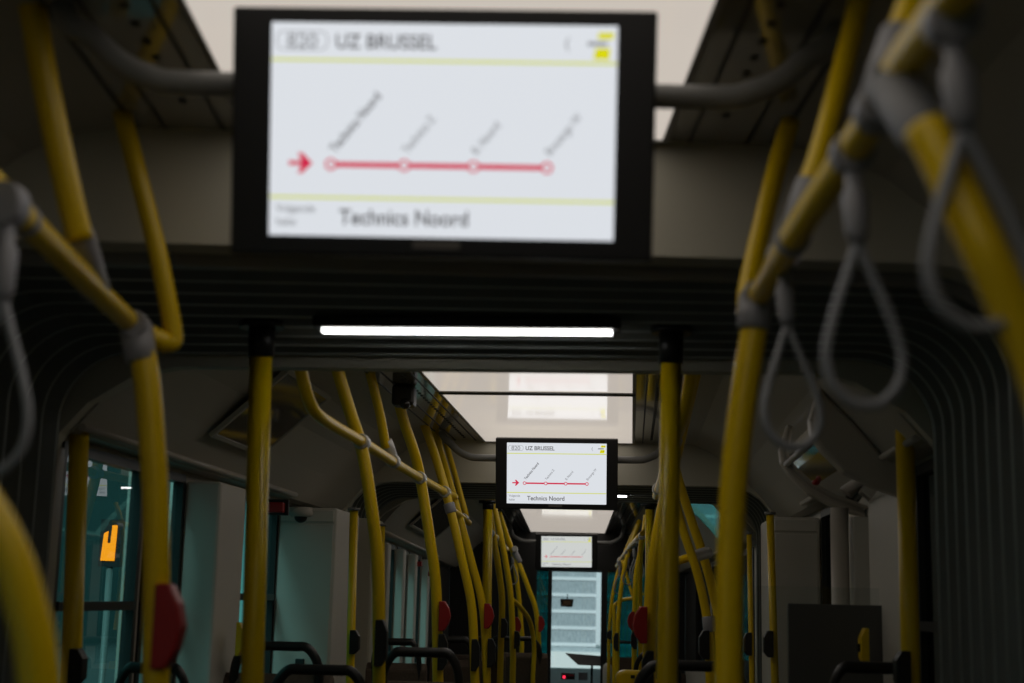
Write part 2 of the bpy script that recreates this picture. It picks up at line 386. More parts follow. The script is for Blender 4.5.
clamp(h, P(136, 327, 2.46), [ra[3], ra[4]], .026, .03, tail=P(141, 362, 2.46), tr=.025, m=M['grey'])
clamp(h, P(24, 219, 1.82), [ra[2], ra[3]], .0225, .012, m=M['grey'])
stop_button(h, P(158, 626, 2.45), 1, h=.072)
# near blurred grab rail
h = empty('grab_rail', P(46, 760, 1.30), 'large blurred yellow grab rail curving in at the lower left corner', 'handrail')
g = [P(-90, 425, 1.3), P(-45, 468, 1.3), P(-10, 517, 1.3), P(12, 562, 1.3), P(26, 607, 1.3), P(35, 647, 1.3), P(40, 690, 1.3), P(42, 740, 1.3)]
pole(h, g+[down(g[-1])], .0195, 'rail')
# coach 1, right
h = empty('handrail', P(728, 683, 2.25), 'nearest right yellow handrail carrying three grey hanging straps', 'handrail'); h.location.z = 0
rb = [P(747, 312, 2.28), P(764, 287, 2.18), P(800, 226, 1.80), P(860, 138, 1.47), P(902, 66, 1.30), P(945, 8, 1.15), P(1010, -90, .98)]
pole(h, rb, .0185, 'rail')
lp = [P(757, 300, 2.24), P(754, 330, 2.24), P(743, 400, 2.24), P(734, 480, 2.24), P(730, 560, 2.24), P(728, 690, 2.24)]
pole(h, lp+[down(lp[-1])], .0215)
pole(h, [P(748, 308, 2.29), P(748, 290, 2.33), P(760, 235, 2.38), P(776, 170, 2.42), P(790, 122, 2.45)], .0175, 'ceiling_pole')
pole(h, [P(806, 190, 1.86), P(818, 160, 1.87), P(836, 95, 1.90), P(850, 40, 1.93), P(864, -20, 1.95)], .0155, 'ceiling_pole')
pole(h, [P(896, 50, 1.40), P(912, 5, 1.42), P(935, -60, 1.45)], .0165, 'ceiling_pole')
big = [P(924, 128, 1.18), P(942, 160, 1.17), P(964, 208, 1.16), P(988, 258, 1.15), P(1018, 322, 1.15), P(1046, 390, 1.15), P(1066, 480, 1.15), P(1074, 600, 1.15), P(1076, 720, 1.15)]
pole(h, big+[down(big[-1])], .0185)
clamp(h, P(756, 298, 2.24), [rb[0], rb[1]], .0255, .02, m=M['grey'], tail=P(754, 330, 2.24), tr=.024)
clamp(h, P(793, 238, 1.87), [rb[1], rb[2]], .0235, .015, m=M['grey'], tail=P(812, 180, 1.86), tr=.0175)
clamp(h, P(878, 108, 1.38), [rb[3], rb[4]], .0235, .018, m=M['grey'], tail=P(902, 32, 1.40), tr=.0185)
clamp(h, P(893, 84, 1.33), [rb[3], rb[4]], .024, .02, m=mat('dark_clamp', (.09, .095, .10), .5), tail=P(932, 142, 1.18), tr=.021)

# joint poles
def joint_pole(x, ytop, xb, Y, r, label, grp=None):
    t = P(x, ytop, Y); bt = P(xb, 683, Y)
    h = empty('stanchion_pole', down(bt), label, 'pole')
    pole(h, [t, bt, down(bt)], r, 'pole', 1)
    zt = (1.40+.655) if Y < 5 else (1.40+.66-.10)
    d = (t-bt).normalized(); q = t+d*((zt-t.z)/d.z)
    MB().tube([t-d*.002, q], r*1.18, 18).build('end_sleeve', M['black'], h)
    MB().tube([q-d*.012, q+d*.004], r*2.0, 18).build('ceiling_flange', M['black'], h)
joint_pole(261, 357, 252, 3.42, .0275, 'thick yellow pole left of the aisle at the near joint')
joint_pole(671, 363, 667, 3.42, .0250, 'thick yellow pole right of the aisle at the near joint')
joint_pole(488, 509, 486, 8.4, .0275, 'yellow joint pole left of the farthest screen')
joint_pole(650, 509, 649, 8.4, .0265, 'yellow joint pole right of the farthest screen')

# door-side poles against the walls
def wall_pole(px, py, pxb, Y, r, label, box=None, side=1):
    t = P(px, py, Y); bt = P(pxb, 683, Y); h = empty('stanchion_pole', down(bt), label, 'pole')
    pole(h, [t, bt, down(bt)], r, 'pole', 1)
    MB().tube([t, t+(t-bt).normalized()*-.012], r*1.5, 16).build('end_collar', M['bar'], h)
    if box: socket_box(h, P(box[0], box[1], Y-.03), side, box[2])
wall_pole(80, 408, 71, 3.98, .0275, 'yellow pole in front of the left window', (75, 667, .05), 1)
wall_pole(904, 405, 911, 3.98, .0255, 'yellow pole beside the right doorway', (905, 670, .05), -1)
wall_pole(354, 508, 350, 6.2, .0185, 'thin yellow pole beside the dark recess on the left', (353, 642, .05), 1)
wall_pole(770, 512, 775, 6.2, .0165, 'yellow pole in front of the right pale cabinet', (770, 644, .055), -1)
wall_pole(382, 524, 381, 7.2, .0155, 'dim yellow pole farther back on the left near the white pillars')
wall_pole(749, 532, 752, 7.2, .013, 'dim thin yellow pole just left of the right cabinet', (749, 644, .055), -1)

# coach 2, left assembly
h = empty('handrail', down(P(379, 683, 4.77)), 'long left yellow handrail with four clamps behind the near joint', 'handrail')
r2 = [P(313, 405, 4.08), P(324, 419, 4.16), P(362, 442, 4.78), P(395, 463, 5.45), P(420, 478, 6.15), P(445, 492, 7.0), P(455, 497, 7.2)]
pole(h, [P(294, 345, 4.0), P(302, 375, 4.02), P(307, 395, 4.04), P(313, 409, 4.08), P(322, 418, 4.18), P(336, 427, 4.38)]+r2[2:], .0185, 'rail')
ps = [P(330, 345, 4.72), P(339, 375, 4.73), P(350, 412, 4.75), P(362, 450, 4.78), P(371, 505, 4.78), P(378, 570, 4.78), P(379, 683, 4.78)]
pole(h, ps+[down(ps[-1])], .0215)
pole(h, [P(364, 350, 5.3), P(373, 385, 5.32), P(380, 415, 5.35), P(386, 448, 5.38)], .0185, 'ceiling_pole')
ps = [P(398, 400, 6.05), P(405, 425, 6.08), P(415, 455, 6.12), P(421, 482, 6.16), P(430, 540, 6.16), P(436, 590, 6.16), P(438, 683, 6.16)]
pole(h, ps+[down(ps[-1])], .0235)
clamp(h, r2[2], [r2[1], r2[3]], .027, .03); clamp(h, P(393, 461, 5.42), [r2[2], r2[3]], .027, .03, tail=P(386, 440, 5.38), tr=.020)
clamp(h, r2[4], [r2[3], r2[5]], .028, .035); clamp(h, r2[5], [r2[3], r2[5]], .029, .04)
stop_button(h, P(440, 616, 6.13), 1); socket_box(h, P(441, 652, 6.13), 1, .075); socket_box(h, P(379, 643, 4.73), 1, .075)
# second pair of curved poles
h = empty('handrail', down(P(475, 683, 7.0)), 'pair of curved yellow poles joined by a short rail before the far joint', 'handrail')
pa = [P(418, 408, 6.95), P(427, 432, 6.95), P(438, 465, 7.0), P(450, 508, 7.0), P(462, 560, 7.0), P(472, 610, 7.0), P(475, 683, 7.0)]
pb = [P(434, 428, 7.2), P(440, 450, 7.2), P(448, 478, 7.25), P(459, 516, 7.25), P(471, 560, 7.25), P(483, 610, 7.25), P(487, 683, 7.25)]
pole(h, pa+[down(pa[-1])], .022); pole(h, pb+[down(pb[-1])], .020)
pole(h, [P(446, 443, 7.45), P(456, 478, 7.5), P(467, 518, 7.5)], .015, 'ceiling_pole')
pole(h, [P(449, 508, 7.0), P(458, 514, 7.2), P(469, 523, 7.5)], .016, 'rail')
clamp(h, P(450, 508, 7.0), pa[2:4], .028, .025, m=M['grey']); clamp(h, P(464, 518, 7.38), [P(449, 508, 7.0), P(469, 523, 7.5)], .022, .03)
stop_button(h, P(485, 616, 7.2), 1); socket_box(h, P(474, 655, 6.97), 1, .075); socket_box(h, P(490, 653, 7.22), 1, .07)

# coach 2, right assembly
h = empty('handrail', down(P(650, 683, 5.0)), 'right yellow handrail hidden behind the thick joint pole', 'handrail')
r3 = [P(692, 352, 3.95), P(690, 380, 4.0), P(684, 415, 4.1), P(678, 432, 4.3), P(668, 456, 5.0), P(661, 482, 6.0), P(656, 496, 7.0)]
pole(h, r3, .0185, 'rail')
ps = [P(700, 350, 4.9), P(692, 385, 4.9), P(672, 470, 5.0), P(659, 530, 5.0), P(651, 590, 5.0), P(649, 683, 5.0)]
pole(h, ps+[down(ps[-1])], .0225)
clamp(h, P(658, 489, 6.5), [r3[-2], r3[-1]], .027, .035); clamp(h, P(674, 441, 4.6), [r3[-3], r3[-2]], .027, .02)
stop_button(h, P(646, 625, 4.95), -1); socket_box(h, P(650, 672, 4.95), -1, .07)
h = empty('handrail', down(P(710, 683, 5.8)), 'two slanting yellow poles with a short clamped crossbar on the right', 'handrail')
s1 = [P(672, 455, 5.9), P(681, 488, 5.9), P(692, 522, 5.9), P(704, 558, 5.9), P(713, 592, 5.9), P(719, 625, 5.9), P(722, 683, 5.9)]
s2 = [P(676, 505, 5.7), P(684, 533, 5.7), P(697, 572, 5.7), P(706, 612, 5.7), P(709, 640, 5.7), P(710, 683, 5.7)]
pole(h, s1+[down(s1[-1])], .019); pole(h, s2+[down(s2[-1])], .0175)
pole(h, [P(676, 562, 5.75), P(684, 559, 5.75), P(710, 551, 5.8)], .0165, 'rail', 2)
clamp(h, P(699, 555, 5.78), [P(684, 559, 5.75), P(710, 551, 5.8)], .024, .05)
clamp(h, P(709, 624, 5.7), s2[3:5], .025, .03, m=M['grey']); socket_box(h, P(706, 645, 5.66), -1, .055)

# coach 3, left cluster
h = empty('handrail', down(P(503, 683, 9.3)), 'far left yellow handrail just past the far joint with silver clamps', 'handrail')
rl = [P(490, 531, 9.0), P(497, 539, 10.2), P(504, 548, 11.6), P(512, 549, 12.0)]
pole(h, rl, .017, 'rail', 2)
q = [P(488, 500, 9.0), P(493, 535, 9.1), P(498, 565, 9.1), P(502, 600, 9.1), P(501, 640, 9.1)]
pole(h, q+[down(q[-1])], .020); socket_box(h, P(503, 628, 9.05), 1, .06)
q = [P(490, 490, 10), P(497, 520, 10), P(504, 553, 10), P(511, 600, 10), P(513, 660, 10)]
pole(h, q+[down(q[-1])], .021); 
q = [P(499, 512, 11.5), P(510, 545, 11.6), P(518, 562, 11.6), P(529, 590, 11.6), P(537, 618, 11.6), P(540, 683, 11.6)]
pole(h, q+[down(q[-1])], .021); stop_button(h, P(539, 624, 11.5), 1); stop_button(h, P(515, 626, 10.3), 1); socket_box(h, P(516, 640, 9.95), 1, .06)
q = [P(500, 520, 12.2), P(512, 550, 12.2), P(518, 590, 12.2), P(522, 635, 12.2)]
pole(h, q+[down(q[-1])], .020)
q = [P(513, 600, 10.05), P(521, 608, 10.2), P(530, 622, 10.4), P(534, 645, 10.5), P(533, 675, 10.5)]
pole(h, q+[down(q[-1])], .0165, 'grab_pole')
for i, (a, b) in enumerate(((491, 533), (496, 538), (504, 547), (515, 549))): clamp(h, P(a, b, [9.05, 10, 11.5, 11.6][i]), [rl[0], rl[2]], .024, .05)
clamp(h, P(517, 557, 11.6), [P(510, 545, 11.6), P(518, 562, 11.6)], .026, .05, m=M['grey'])
# coach 3, right cluster
h = empty('handrail', down(P(618, 683, 11.5)), 'far right row of curved yellow poles beside the windscreen', 'handrail')
rl = [P(643, 533, 9.0), P(634, 542, 10.5), P(626, 552, 12.0), P(617, 566, 13.2)]
pole(h, rl, .017, 'rail', 2)
for q, r in (([P(641, 515, 13.2), P(628, 545, 13.2), P(618, 572, 13.2), P(612, 600, 13.2), P(609, 634, 13.2)], .016),
             ([P(640, 520, 11.6), P(627, 558, 11.6), P(621, 590, 11.6), P(618, 625, 11.6), P(617, 683, 11.6)], .018),
             ([P(646, 515, 9.9), P(643, 540, 9.9), P(637, 570, 9.9), P(635, 600, 9.9), P(634, 683, 9.9)], .018),
             ([P(652, 512, 9.2), P(643, 535, 9.2), P(640, 570, 9.2), P(641, 683, 9.2)], .016),
             ([P(622, 560, 11.9), P(628, 580, 11.9), P(634, 600, 11.9), P(640, 620, 11.9)], .014)):
    pole(h, q+[down(q[-1])], r)
pole(h, [P(617, 603, 12.4), P(622, 600, 12.2), P(633, 598, 11.9), P(642, 594, 11.5)], .016, 'rail')
q = [P(617, 603, 12.4), P(614, 607, 12.4), P(614, 620, 12.4), P(614, 665, 12.4)]; pole(h, q+[down(q[-1])], .0155)
for i, (a, b) in enumerate(((642, 536), (638, 540), (631, 546), (620, 560))): clamp(h, P(a, b, [9.1, 9.9, 11.2, 12.8][i]), [rl[0], rl[2]], .024, .05)
stop_button(h, P(634, 621, 9.85), -1); socket_box(h, P(610, 635, 13.1), -1, .04); socket_box(h, P(617, 642, 11.5), -1, .07); socket_box(h, P(635, 640, 9.85), -1, .06)
# handle fixed high on the left of the windscreen partition
# ---------------------------------------------------------------- hanging straps
def make_strap(name):
    r = empty(name, (0, 0, 0))
    MB().tube([(0, -.014, 0), (0, .014, 0)], .0225, 16).build('collar', M['grey'], r)
    MB().tube([(0, 0, -.018), (0, 0, -.04), (0, 0, -.046), (0, 0, -.085), (0, 0, -.098)], [.009, .010, .0145, .0125, .008], 14).build('grip_body', M['grey'], r)
    loop = [(0, 0, -.095), (.012, 0, -.125), (.030, 0, -.170), (.041, 0, -.210), (.036, 0, -.240), (.018, 0, -.258), (0, 0, -.262), (-.018, 0, -.258), (-.036, 0, -.240), (-.041, 0, -.210), (-.030, 0, -.170), (-.012, 0, -.125), (0, 0, -.095)]
    MB().tube(spline(loop, 4), .0058, 10).build('loop', M['strap'], r)
    return r
proto = make_strap('hanging_strap')
def copy_tree(o, parent=None):
    c = o.copy(); COL.objects.link(c); c.parent = parent
    for ch in [x for x in bpy.data.objects if x.parent == o]: copy_tree(ch, c)
    return c
straps = [((952, 20, 1.14), .1, -.07, 'big blurred grey hanging strap at the upper right corner'),
          ((852, 152, 1.50), .1, -.04, 'grey hanging strap with wide loop, middle of the three on the right'),
          ((783, 256, 2.02), .2, -.05, 'grey hanging strap closest to the right vertical pole'),
          ((8, 205, 1.62), -.2, -.04, 'grey hanging strap at the left edge of the picture'),
          ((640, 541, 10.0), .2, .05, 'small far grey strap, highest on the right handrail'),
          ((634, 545, 10.8), .1, -.05, 'small far grey strap in the middle of the right row'),
          ((628, 552, 11.6), .4, 0, 'small far grey strap under the right handrail near the windscreen'),
          ((620, 563, 12.6), .2, .05, 'small far grey strap, lowest and farthest on the right handrail'),
          ((513, 552, 11.8), .2, 0, 'small far grey strap hanging on the left handrail')]
for i, (p, rz, ry, lb) in enumerate(straps):
    o = proto if i == 0 else copy_tree(proto)
    o.location = P(*p); o.rotation_euler = (0, ry, rz); tag(o, lb, 'hanging strap', 'grey hanging straps')
    o.scale = (1, 1, 1.06 if i in (1, 2) else (1.22 if i == 3 else 1))

# ---------------------------------------------------------------- information screens
def text(s, size, x, z, m, parent, base, rot=0, align='LEFT', ang=0, sx=1):
    cu = bpy.data.curves.new('text', 'FONT'); cu.body = s; cu.size = size; cu.align_x = align; cu.offset = size*.02
    t = bpy.data.objects.new('tmp', cu); COL.objects.link(t)
    me = bpy.data.meshes.new_from_object(t); bpy.data.objects.remove(t)
    name = 'lettering'
    o = bpy.data.objects.new(name, me); COL.objects.link(o); me.materials.clear(); me.materials.append(m)
    o.parent = parent
    ca, sa = math.cos(ang), math.sin(ang)
    for v in me.vertices:
        a, b = v.co.x*sx, v.co.y
        v.co = (x+a*ca-b*sa, base, z+a*sa+b*ca)
    return o
K = .60/884
def zx(x): return (x-558)*K
def zz(y): return (326-y)*K
def flat(poly, y0, y1, m, name, parent):
    b = MB(); b.prism([(zx(x), zz(y)) for x, y in poly], lambda u, z: Vector((u, y0, z)), lambda u, z: Vector((u, y1, z)))
    me_o = b.build(name, m); me_o.parent = parent; return me_o
def ring(cx, cy, r0, r1, m, name, parent, y0, n=20):
    b = MB(); vs = []
    for i in range(n):
        a = 2*math.pi*i/n
        for r in (r0, r1): vs.append((zx(cx+r*math.cos(a)), y0, zz(cy+r*math.sin(a))))
    b.add(vs, [(2*i, 2*i+1, (2*i+3) % (2*n), (2*i+2) % (2*n)) for i in range(n)]); o = b.build(name, m); o.parent = parent; return o
def screen(center, roll, yaw, dim, label, barlabel, k, v):
    lcd = M['lcd_dim' if dim else 'lcd']; red = M['inkrd' if dim else 'inkr']; ink = M['inkg' if dim else 'ink']; iy = M['inky']
    r = empty('information_screen', center, label, 'screen')
    def rect(x0, y0, x1, y1): return [(x0, y0), (x1, y0), (x1, y1), (x0, y1)]
    b = MB(); b.box(-.303, .303, 0, .045, -.1765, .1755); c = b.build('casing', M['bezel'], None, bevel=.004); c.parent = r
    p = flat(rect(195, 100, 922, 545), -.002, -.0002, lcd, 'display_panel', r)
    y = -.0026
    flat(rect(196, 175, 921, 181), y-.0004, y, iy, 'yellow_rule', p); flat(rect(196, 462, 921, 468), y-.0004, y, iy, 'yellow_rule', p)
    flat(rect(330, 390, 775, 401), y-.0004, y, red, 'route_line', p)
    for cx in (325, 480, 626, 780):
        ring(cx, 395.5, 0, 8, M['lcd'], 'stop_dot', p, y-.0012); ring(cx, 395.5, 7, 13, red, 'stop_ring', p, y-.0010)
    flat([(235, 389), (262, 389), (254, 372), (264, 372), (286, 393.5), (264, 415), (254, 415), (262, 398), (235, 398)], y-.0004, y, red, 'arrow', p)
    yy = y-.0006
    flat([(882, 114), (915, 114), (912, 128), (880, 128)], y-.0004, y, M['inkyy'], 'logo_block', p); flat([(876, 146), (908, 146), (905, 170), (872, 170)], y-.0004, y, M['inkyy'], 'logo_block', p)
    flat([(860, 133), (902, 133), (900, 142), (858, 142)], y-.0004, y, M['inkg'], 'logo_bar', p)
    # outlined badge
    bb = MB(); n = 6; out = []; inn = []
    for (cx, cy, a0) in ((299, 134, -90), (299, 142, 0), (221, 142, 90), (221, 134, 180)):
        for i in range(n+1):
            a = math.radians(a0+90*i/n); out.append((cx+16*math.cos(a), cy+16*math.sin(a))); inn.append((cx+13.5*math.cos(a), cy+13.5*math.sin(a)))
    N = len(out); bb.add([(zx(a), yy, zz(c_)) for a, c_ in out]+[(zx(a), yy, zz(c_)) for a, c_ in inn], [(i, (i+1) % N, (i+1) % N+N, i+N) for i in range(N)])
    o = bb.build('badge_outline', M['inkg']); o.parent = p
    text('820', 42*K, zx(260), zz(153), ink if dim else M['inkg'], p, yy, align='CENTER', sx=1.05)
    text('UZ BRUSSEL', 42*K, zx(330), zz(153), ink, p, yy, sx=.94)
    text('(', 30*K, zx(812), zz(146), M['inkg'], p, yy)
    for s, x0, l in (('Technics Noord', 334, 1), ('Technics Z', 486, .75), ('B. Noord', 632, .75), ('Brucargo W', 786, .8)):
        text(s, 27*K*(1 if l == 1 else .9), zx(x0), zz(372), ink if l == 1 else M['inkg'], p, yy, ang=math.radians(51), sx=.86)
    text('Volgende', 22*K, zx(210), zz(496), M['inkg'], p, yy, sx=1.0)
    text('halte', 22*K, zx(210), zz(524), M['inkg'], p, yy, sx=1.0)
    text('Technics Noord', 45*K, zx(344), zz(520), ink, p, yy, sx=.92)
    t = flat(rect(500, 552, 600, 568), -.0015, -.0002, M['tag'], 'name_tag', r); t['label'] = 'small grey tag under the display'
    r.rotation_euler = (math.radians(12), math.radians(roll), math.radians(yaw))
    # the grey bar that carries it
    cc = Vector(center); b = empty('screen_bracket', (cc.x, cc.y+.09, cc.z), barlabel, 'bracket')
    dz = SEC[k][3]; zt = CAMZ+.866+dz; zb = (CAMZ+(.748 if k == 1 else .735)+dz)
    if k == 3: zb = cc.z+.10
    a = SEC[k][2]; e = Vector((math.cos(a), -math.sin(a), 0)); c0 = Vector((cc.x, cc.y+.09, 0))
    hp = [(.20, zb), (.40, zb), (.45, zb+.008), (.50, zb+.032), (.54, zb+.068), (.575, zt-.03), (.59, zt)]
    pts = [(-u, z) for u, z in hp[::-1]]+hp
    MB().tube([c0+e*u+Vector((0, 0, z)) for u, z in pts], .0185, 14, smooth_n=4).build('bar', M['bar'], b)
    mb = MB(); mb.box(cc.x-.05, cc.x+.05, cc.y+.062, cc.y+.085, cc.z-.04, cc.z+.10); mb.build('mount_plate', M['black'], b, bevel=.003)
c1 = P(442, 133, 1.935); screen(c1, .35, .6, False, 'nearest and largest screen showing the route line, blurred', 'bent grey bar holding the nearest screen', 1, 0)
bpy.data.objects['information_screen'].scale.z = 1.005
c2 = P(556.5, 474, 7.05); screen(c2, -.2, -1.2, False, 'middle screen in sharp focus showing the bus route', 'bent grey bar holding the middle screen', 2, 0)
c3 = P(566.5, 552, 14.1); screen(c3, -.6, 0, True, 'smallest, farthest and dimmest screen above the windscreen', 'bent grey bar holding the farthest screen', 3, 0)

# ---------------------------------------------------------------- seats
def make_seat(name, W=.42, hw=.16, hh=.13):
    r = empty(name, (0, 0, 0))      # origin on the floor, back faces the camera (-Y)
    b = MB(); prof = [(0, .52), (.035, .56), (.05, .90), (.02, 1.10), (-.01, 1.135), (-.045, 1.10), (-.03, .90), (-.035, .50)]
    b.prism(prof, lambda y, z: Vector((-W/2, y, z)), lambda y, z: Vector((W/2, y, z))); b.build('backrest', M['seat'], r, bevel=.012)
    b = MB(); b.prism([(-.02, .46), (.42, .46), (.45, .50), (.43, .54), (0, .53)], lambda y, z: Vector((-W/2, y, z)), lambda y, z: Vector((W/2, y, z))); b.build('seat_cushion', M['seat'], r, bevel=.012)
    b = MB(); b.box(-.12, .12, .02, .34, 0, .46); b.build('pedestal', M['black'], r, bevel=.01)
    b = MB(); b.tube([(-hw, -.02, 1.02), (-hw, -.03, 1.10), (-hw+.012, -.035, 1.10+hh*.6), (-hw+.05, -.035, 1.10+hh-.004), (-hw+.10, -.035, 1.10+hh), (hw-.10, -.035, 1.10+hh), (hw-.05, -.035, 1.10+hh-.004), (hw-.012, -.035, 1.10+hh*.6), (hw, -.03, 1.10), (hw, -.02, 1.02)], .0175, 12, smooth_n=4); b.build('grab_handle', M['black'], r)
    return r
sp = make_seat('bus_seat')
# (px of handle centre, py of handle top, Y, width scale, label)
seats = [(157, 662, 4.45, .7, 'seat by the left window, black handle just above the frame edge'),
         (280, 641, 5.35, 1.0, 'seat behind the thick left joint pole'),
         (322, 664, 4.75, .95, 'seat in front of the left cabinet with a low black handle'),
         (423, 647, 5.1, .85, 'seat right of the long left handrail with tall black handle'),
         (398, 638, 7.0, .7, 'far seat half hidden behind the tall black handle'),
         (452, 636, 7.3, .7, 'far seat beside the left stop button pole'),
         (470, 636, 9.3, 1.1, 'far seat past the pair of curved poles on the left'),
         (514, 636, 10.6, 1.2, 'farthest left seat with brown back and black hoop handle'),
         (868, 661, 4.25, .72, 'seat at the right wall below the yellow button'),
         (690, 660, 4.8, 1.1, 'seat behind the right joint pole'),
         (657, 652, 8.6, .8, 'far right seat close to the yellow validator')]
for i, (px, py, Y, s, lb) in enumerate(seats):
    o = sp if i == 0 else copy_tree(sp)
    p = P(px, py, Y); zt = 1.2475
    o.location = (p.x, p.y, p.z-zt); o.scale = (s, 1, 1); tag(o, lb, 'seat', 'bus seats with black grab handles')
    dx = {0: .03, 2: -.04, 4: 0, 5: .04, 8: -.08, 9: .1}.get(i, 0)
    for ch in list(bpy.data.objects):
        if ch.parent == o and not ch.name.startswith('grab_handle'): ch.location.x = dx/s
    pd = MB(); x, y, z = o.location; x += dx
    if z > .02:
        pd.box(x-.23*s, x+.23*s, y-.06, y+.46, 0, z-.001)
        struct(pd.build('floor_podium', M['floor'], loc=(x, y, 0)))

# glass screen with dark board on the right
h = empty('partition', S(2, .9, 1.5, -1.4), 'dark board partition with a glass top edge on the right', 'partition')
b = MB(); sbox(b, 2, .90, 1.225, 1.48, 1.51, -1.35, .045); b.build('board', mat('board_grey', (.10, .10, .095), .35), h, bevel=.003)
b = MB(); sbox(b, 2, .80, 1.225, 1.52, 1.528, -1.0, .10); b.build('glass_sheet', M['glc'], h)
b = MB(); sbox(b, 2, .90, 1.225, 1.478, 1.512, -1.4, -1.35); b.build('foot_rail', M['bar'], h)

# ceiling items
h = empty('ceiling_camera', P(404, 405, 5.6), 'small black ceiling camera box beside the left poles', 'camera')
p = P(404, 404, 5.6); b = MB(); b.box(p.x-.045, p.x+.045, p.y-.05, p.y+.05, p.z-.01, CAMZ+.826); b.build('housing', M['black'], h, bevel=.012)
b = MB(); b.ball((p.x+.01, p.y-.045, p.z-.005), .022, .022, .022); b.build('lens', mat('lens_glass', (.02, .02, .02), .05), h)
h = empty('dome_camera', P(301, 514, 6.45), 'small white dome camera above the left cabinet', 'camera')
p = P(301, 514, 6.42); b = MB(); b.tube([(p.x, p.y, p.z+.03), (p.x, p.y, p.z), (p.x, p.y, p.z-.012)], [.05, .055, .045], 20); b.build('base', M['trim'], h)
b = MB(); b.ball((p.x, p.y, p.z-.014), .03, .03, .026); b.build('dome', M['black'], h)
h = empty('emergency_handle', P(274, 508, 6.2), 'small red emergency handle above the left window', 'emergency handle')
p = P(274, 508, 6.2); b = MB(); b.box(p.x-.045, p.x+.045, p.y-.02, p.y+.02, p.z-.02, p.z+.025); b.build('handle', M['red'], h, bevel=.006)
b = MB(); b.box(p.x-.06, p.x+.06, p.y+.021, p.y+.035, p.z-.03, p.z+.04); b.build('backplate', M['black'], h, bevel=.004)
for (px, Y, lb) in ((417, 11.3, 'red marker above the far left window, left one of two'), (428, 12.2, 'red marker above the bright teal far left window')):
    p = P(px, 564 if px == 417 else 574, Y); b = MB(); b.box(p.x-.03, p.x+.04, p.y-.03, p.y+.03, p.z-.018, p.z+.02)
    tag(b.build('red_marker', M['red'], loc=p, bevel=.004), lb, 'marker')
# yellow buttons on pillars
for (px, py, Y, lb) in ((237, 639, 5.25, 'small yellow button on the left white pillar'), (868, 648, 4.55, 'small yellow handle on the right pillar')):
    p = P(px, py, Y); s = 1 if px < 500 else -1
    h = empty('door_button', p, lb, 'button')
    b = MB(); b.prism([(0, -.06), (.012, -.06), (.026, -.03), (.026, .03), (.012, .06), (0, .06)], lambda u, z: p+Vector((s*u, -.025, z)), lambda u, z: p+Vector((s*u, .025, z))); b.build('body', YEL, h, bevel=.003)
    b = MB(); b.box(min(p.x+s*.0265, p.x+s*.032), max(p.x+s*.0265, p.x+s*.032), p.y-.012, p.y+.012, p.z-.012, p.z+.012); b.build('push_button', M['black'], h)
# hatch on the left cove
def cove_plate(k, s, i0, i1, v0, v1, off, m, name, label, cat, fr=None):
    a, b_ = COVE[i0], COVE[i1]
    def pt(t, v, o):
        u = a[0]+(b_[0]-a[0])*t; z = a[1]+(b_[1]-a[1])*t
        n = Vector((b_[1]-a[1], -(b_[0]-a[0]))).normalized()
        if n.y > 0: n = -n
        return S(k, s*(u+n.x*o), v, z+n.y*o)
    h_ = empty(name, pt(.5, (v0+v1)/2, off), label, cat)
    mb = MB(); mb.hexa([pt(t, v, o) for o in (off, off+.008) for t, v in ((0, v0), (1, v0), (1, v1), (0, v1))]); mb.build('cover', m, h_)
    mb = MB()
    for (t0, t1, p, q) in ((-.05, 1.05, v0-.02, v0), (-.05, 1.05, v1, v1+.02), (-.05, 0, v0, v1), (1, 1.05, v0, v1)):
        mb.hexa([pt(t, v, o) for o in (off-.004, off+.012) for t, v in ((t0, p), (t1, p), (t1, q), (t0, q))])
    mb.build('rim', M['trim'] if fr is None else fr, h_)
cove_plate(2, -1, 2, 4, 1.5, 2.15, .018, M['hatch'], 'access_hatch', 'glossy access hatch reflecting yellow poles on the left slope', 'hatch', M['ceil'])
cove_plate(3, -1, 2, 4, 1.5, 3.2, .018, M['hatch'], 'access_hatch', 'far glossy hatch with teal glints on the left slope', 'hatch', M['ceil'])
# door mechanism box on the right cove
h = empty('door_mechanism_housing', S(2, 1.08, 1.5, .47), 'pale boxy housing under the right ceiling slope above the doorway', 'housing')
CAP = [(.93, .60), (.935, .55), (.965, .505), (1.03, .44), (1.12, .395), (1.238, .355), (1.238, .468), (1.15, .488), (1.06, .593), (.96, .70)]
BOX = [(.945, .59), (.955, .555), (.98, .52), (1.04, .462), (1.12, .42), (1.235, .38), (1.235, .468), (1.15, .488), (1.06, .593), (.97, .69)]
b = MB(); b.prism(CAP, lambda u, z: S(2, u, 1.08, z), lambda u, z: S(2, u, 1.16, z)); b.build('end_cap', M['trim'], h, bevel=.012)
b = MB(); b.prism(BOX, lambda u, z: S(2, u, 1.161, z), lambda u, z: S(2, u, 1.979, z)); b.build('body', M['hatch'], h, bevel=.006)
b = MB(); b.tube([S(2, .952, 1.165, .545), S(2, .952, 1.975, .545)], .011, 10); b.build('edge_rail', M['silver'], h)
b = MB(); b.prism(CAP, lambda u, z: S(2, u, 1.98, z), lambda u, z: S(2, u, 2.05, z)); b.build('end_cap', M['trim'], h, bevel=.012)
b = MB(); b.ball(S(2, 1.03, 1.75, .462), .014, .014, .01); b.build('red_indicator', M['red'], h)
h = empty('door_column', S(2, 1.13, 1.9, -1.4), 'pale rounded column rising to the housing on the right', 'column')
b = MB(); b.tube([S(2, 1.13, 1.9, -1.4), S(2, 1.13, 1.9, .385)], .032, 20); b.build('column', M['trim'], h)
b = MB(); sbox(b, 2, 1.17, 1.235, 1.86, 1.94, -1.4, .352); b.build('backing', M['wall'], h, bevel=.006)
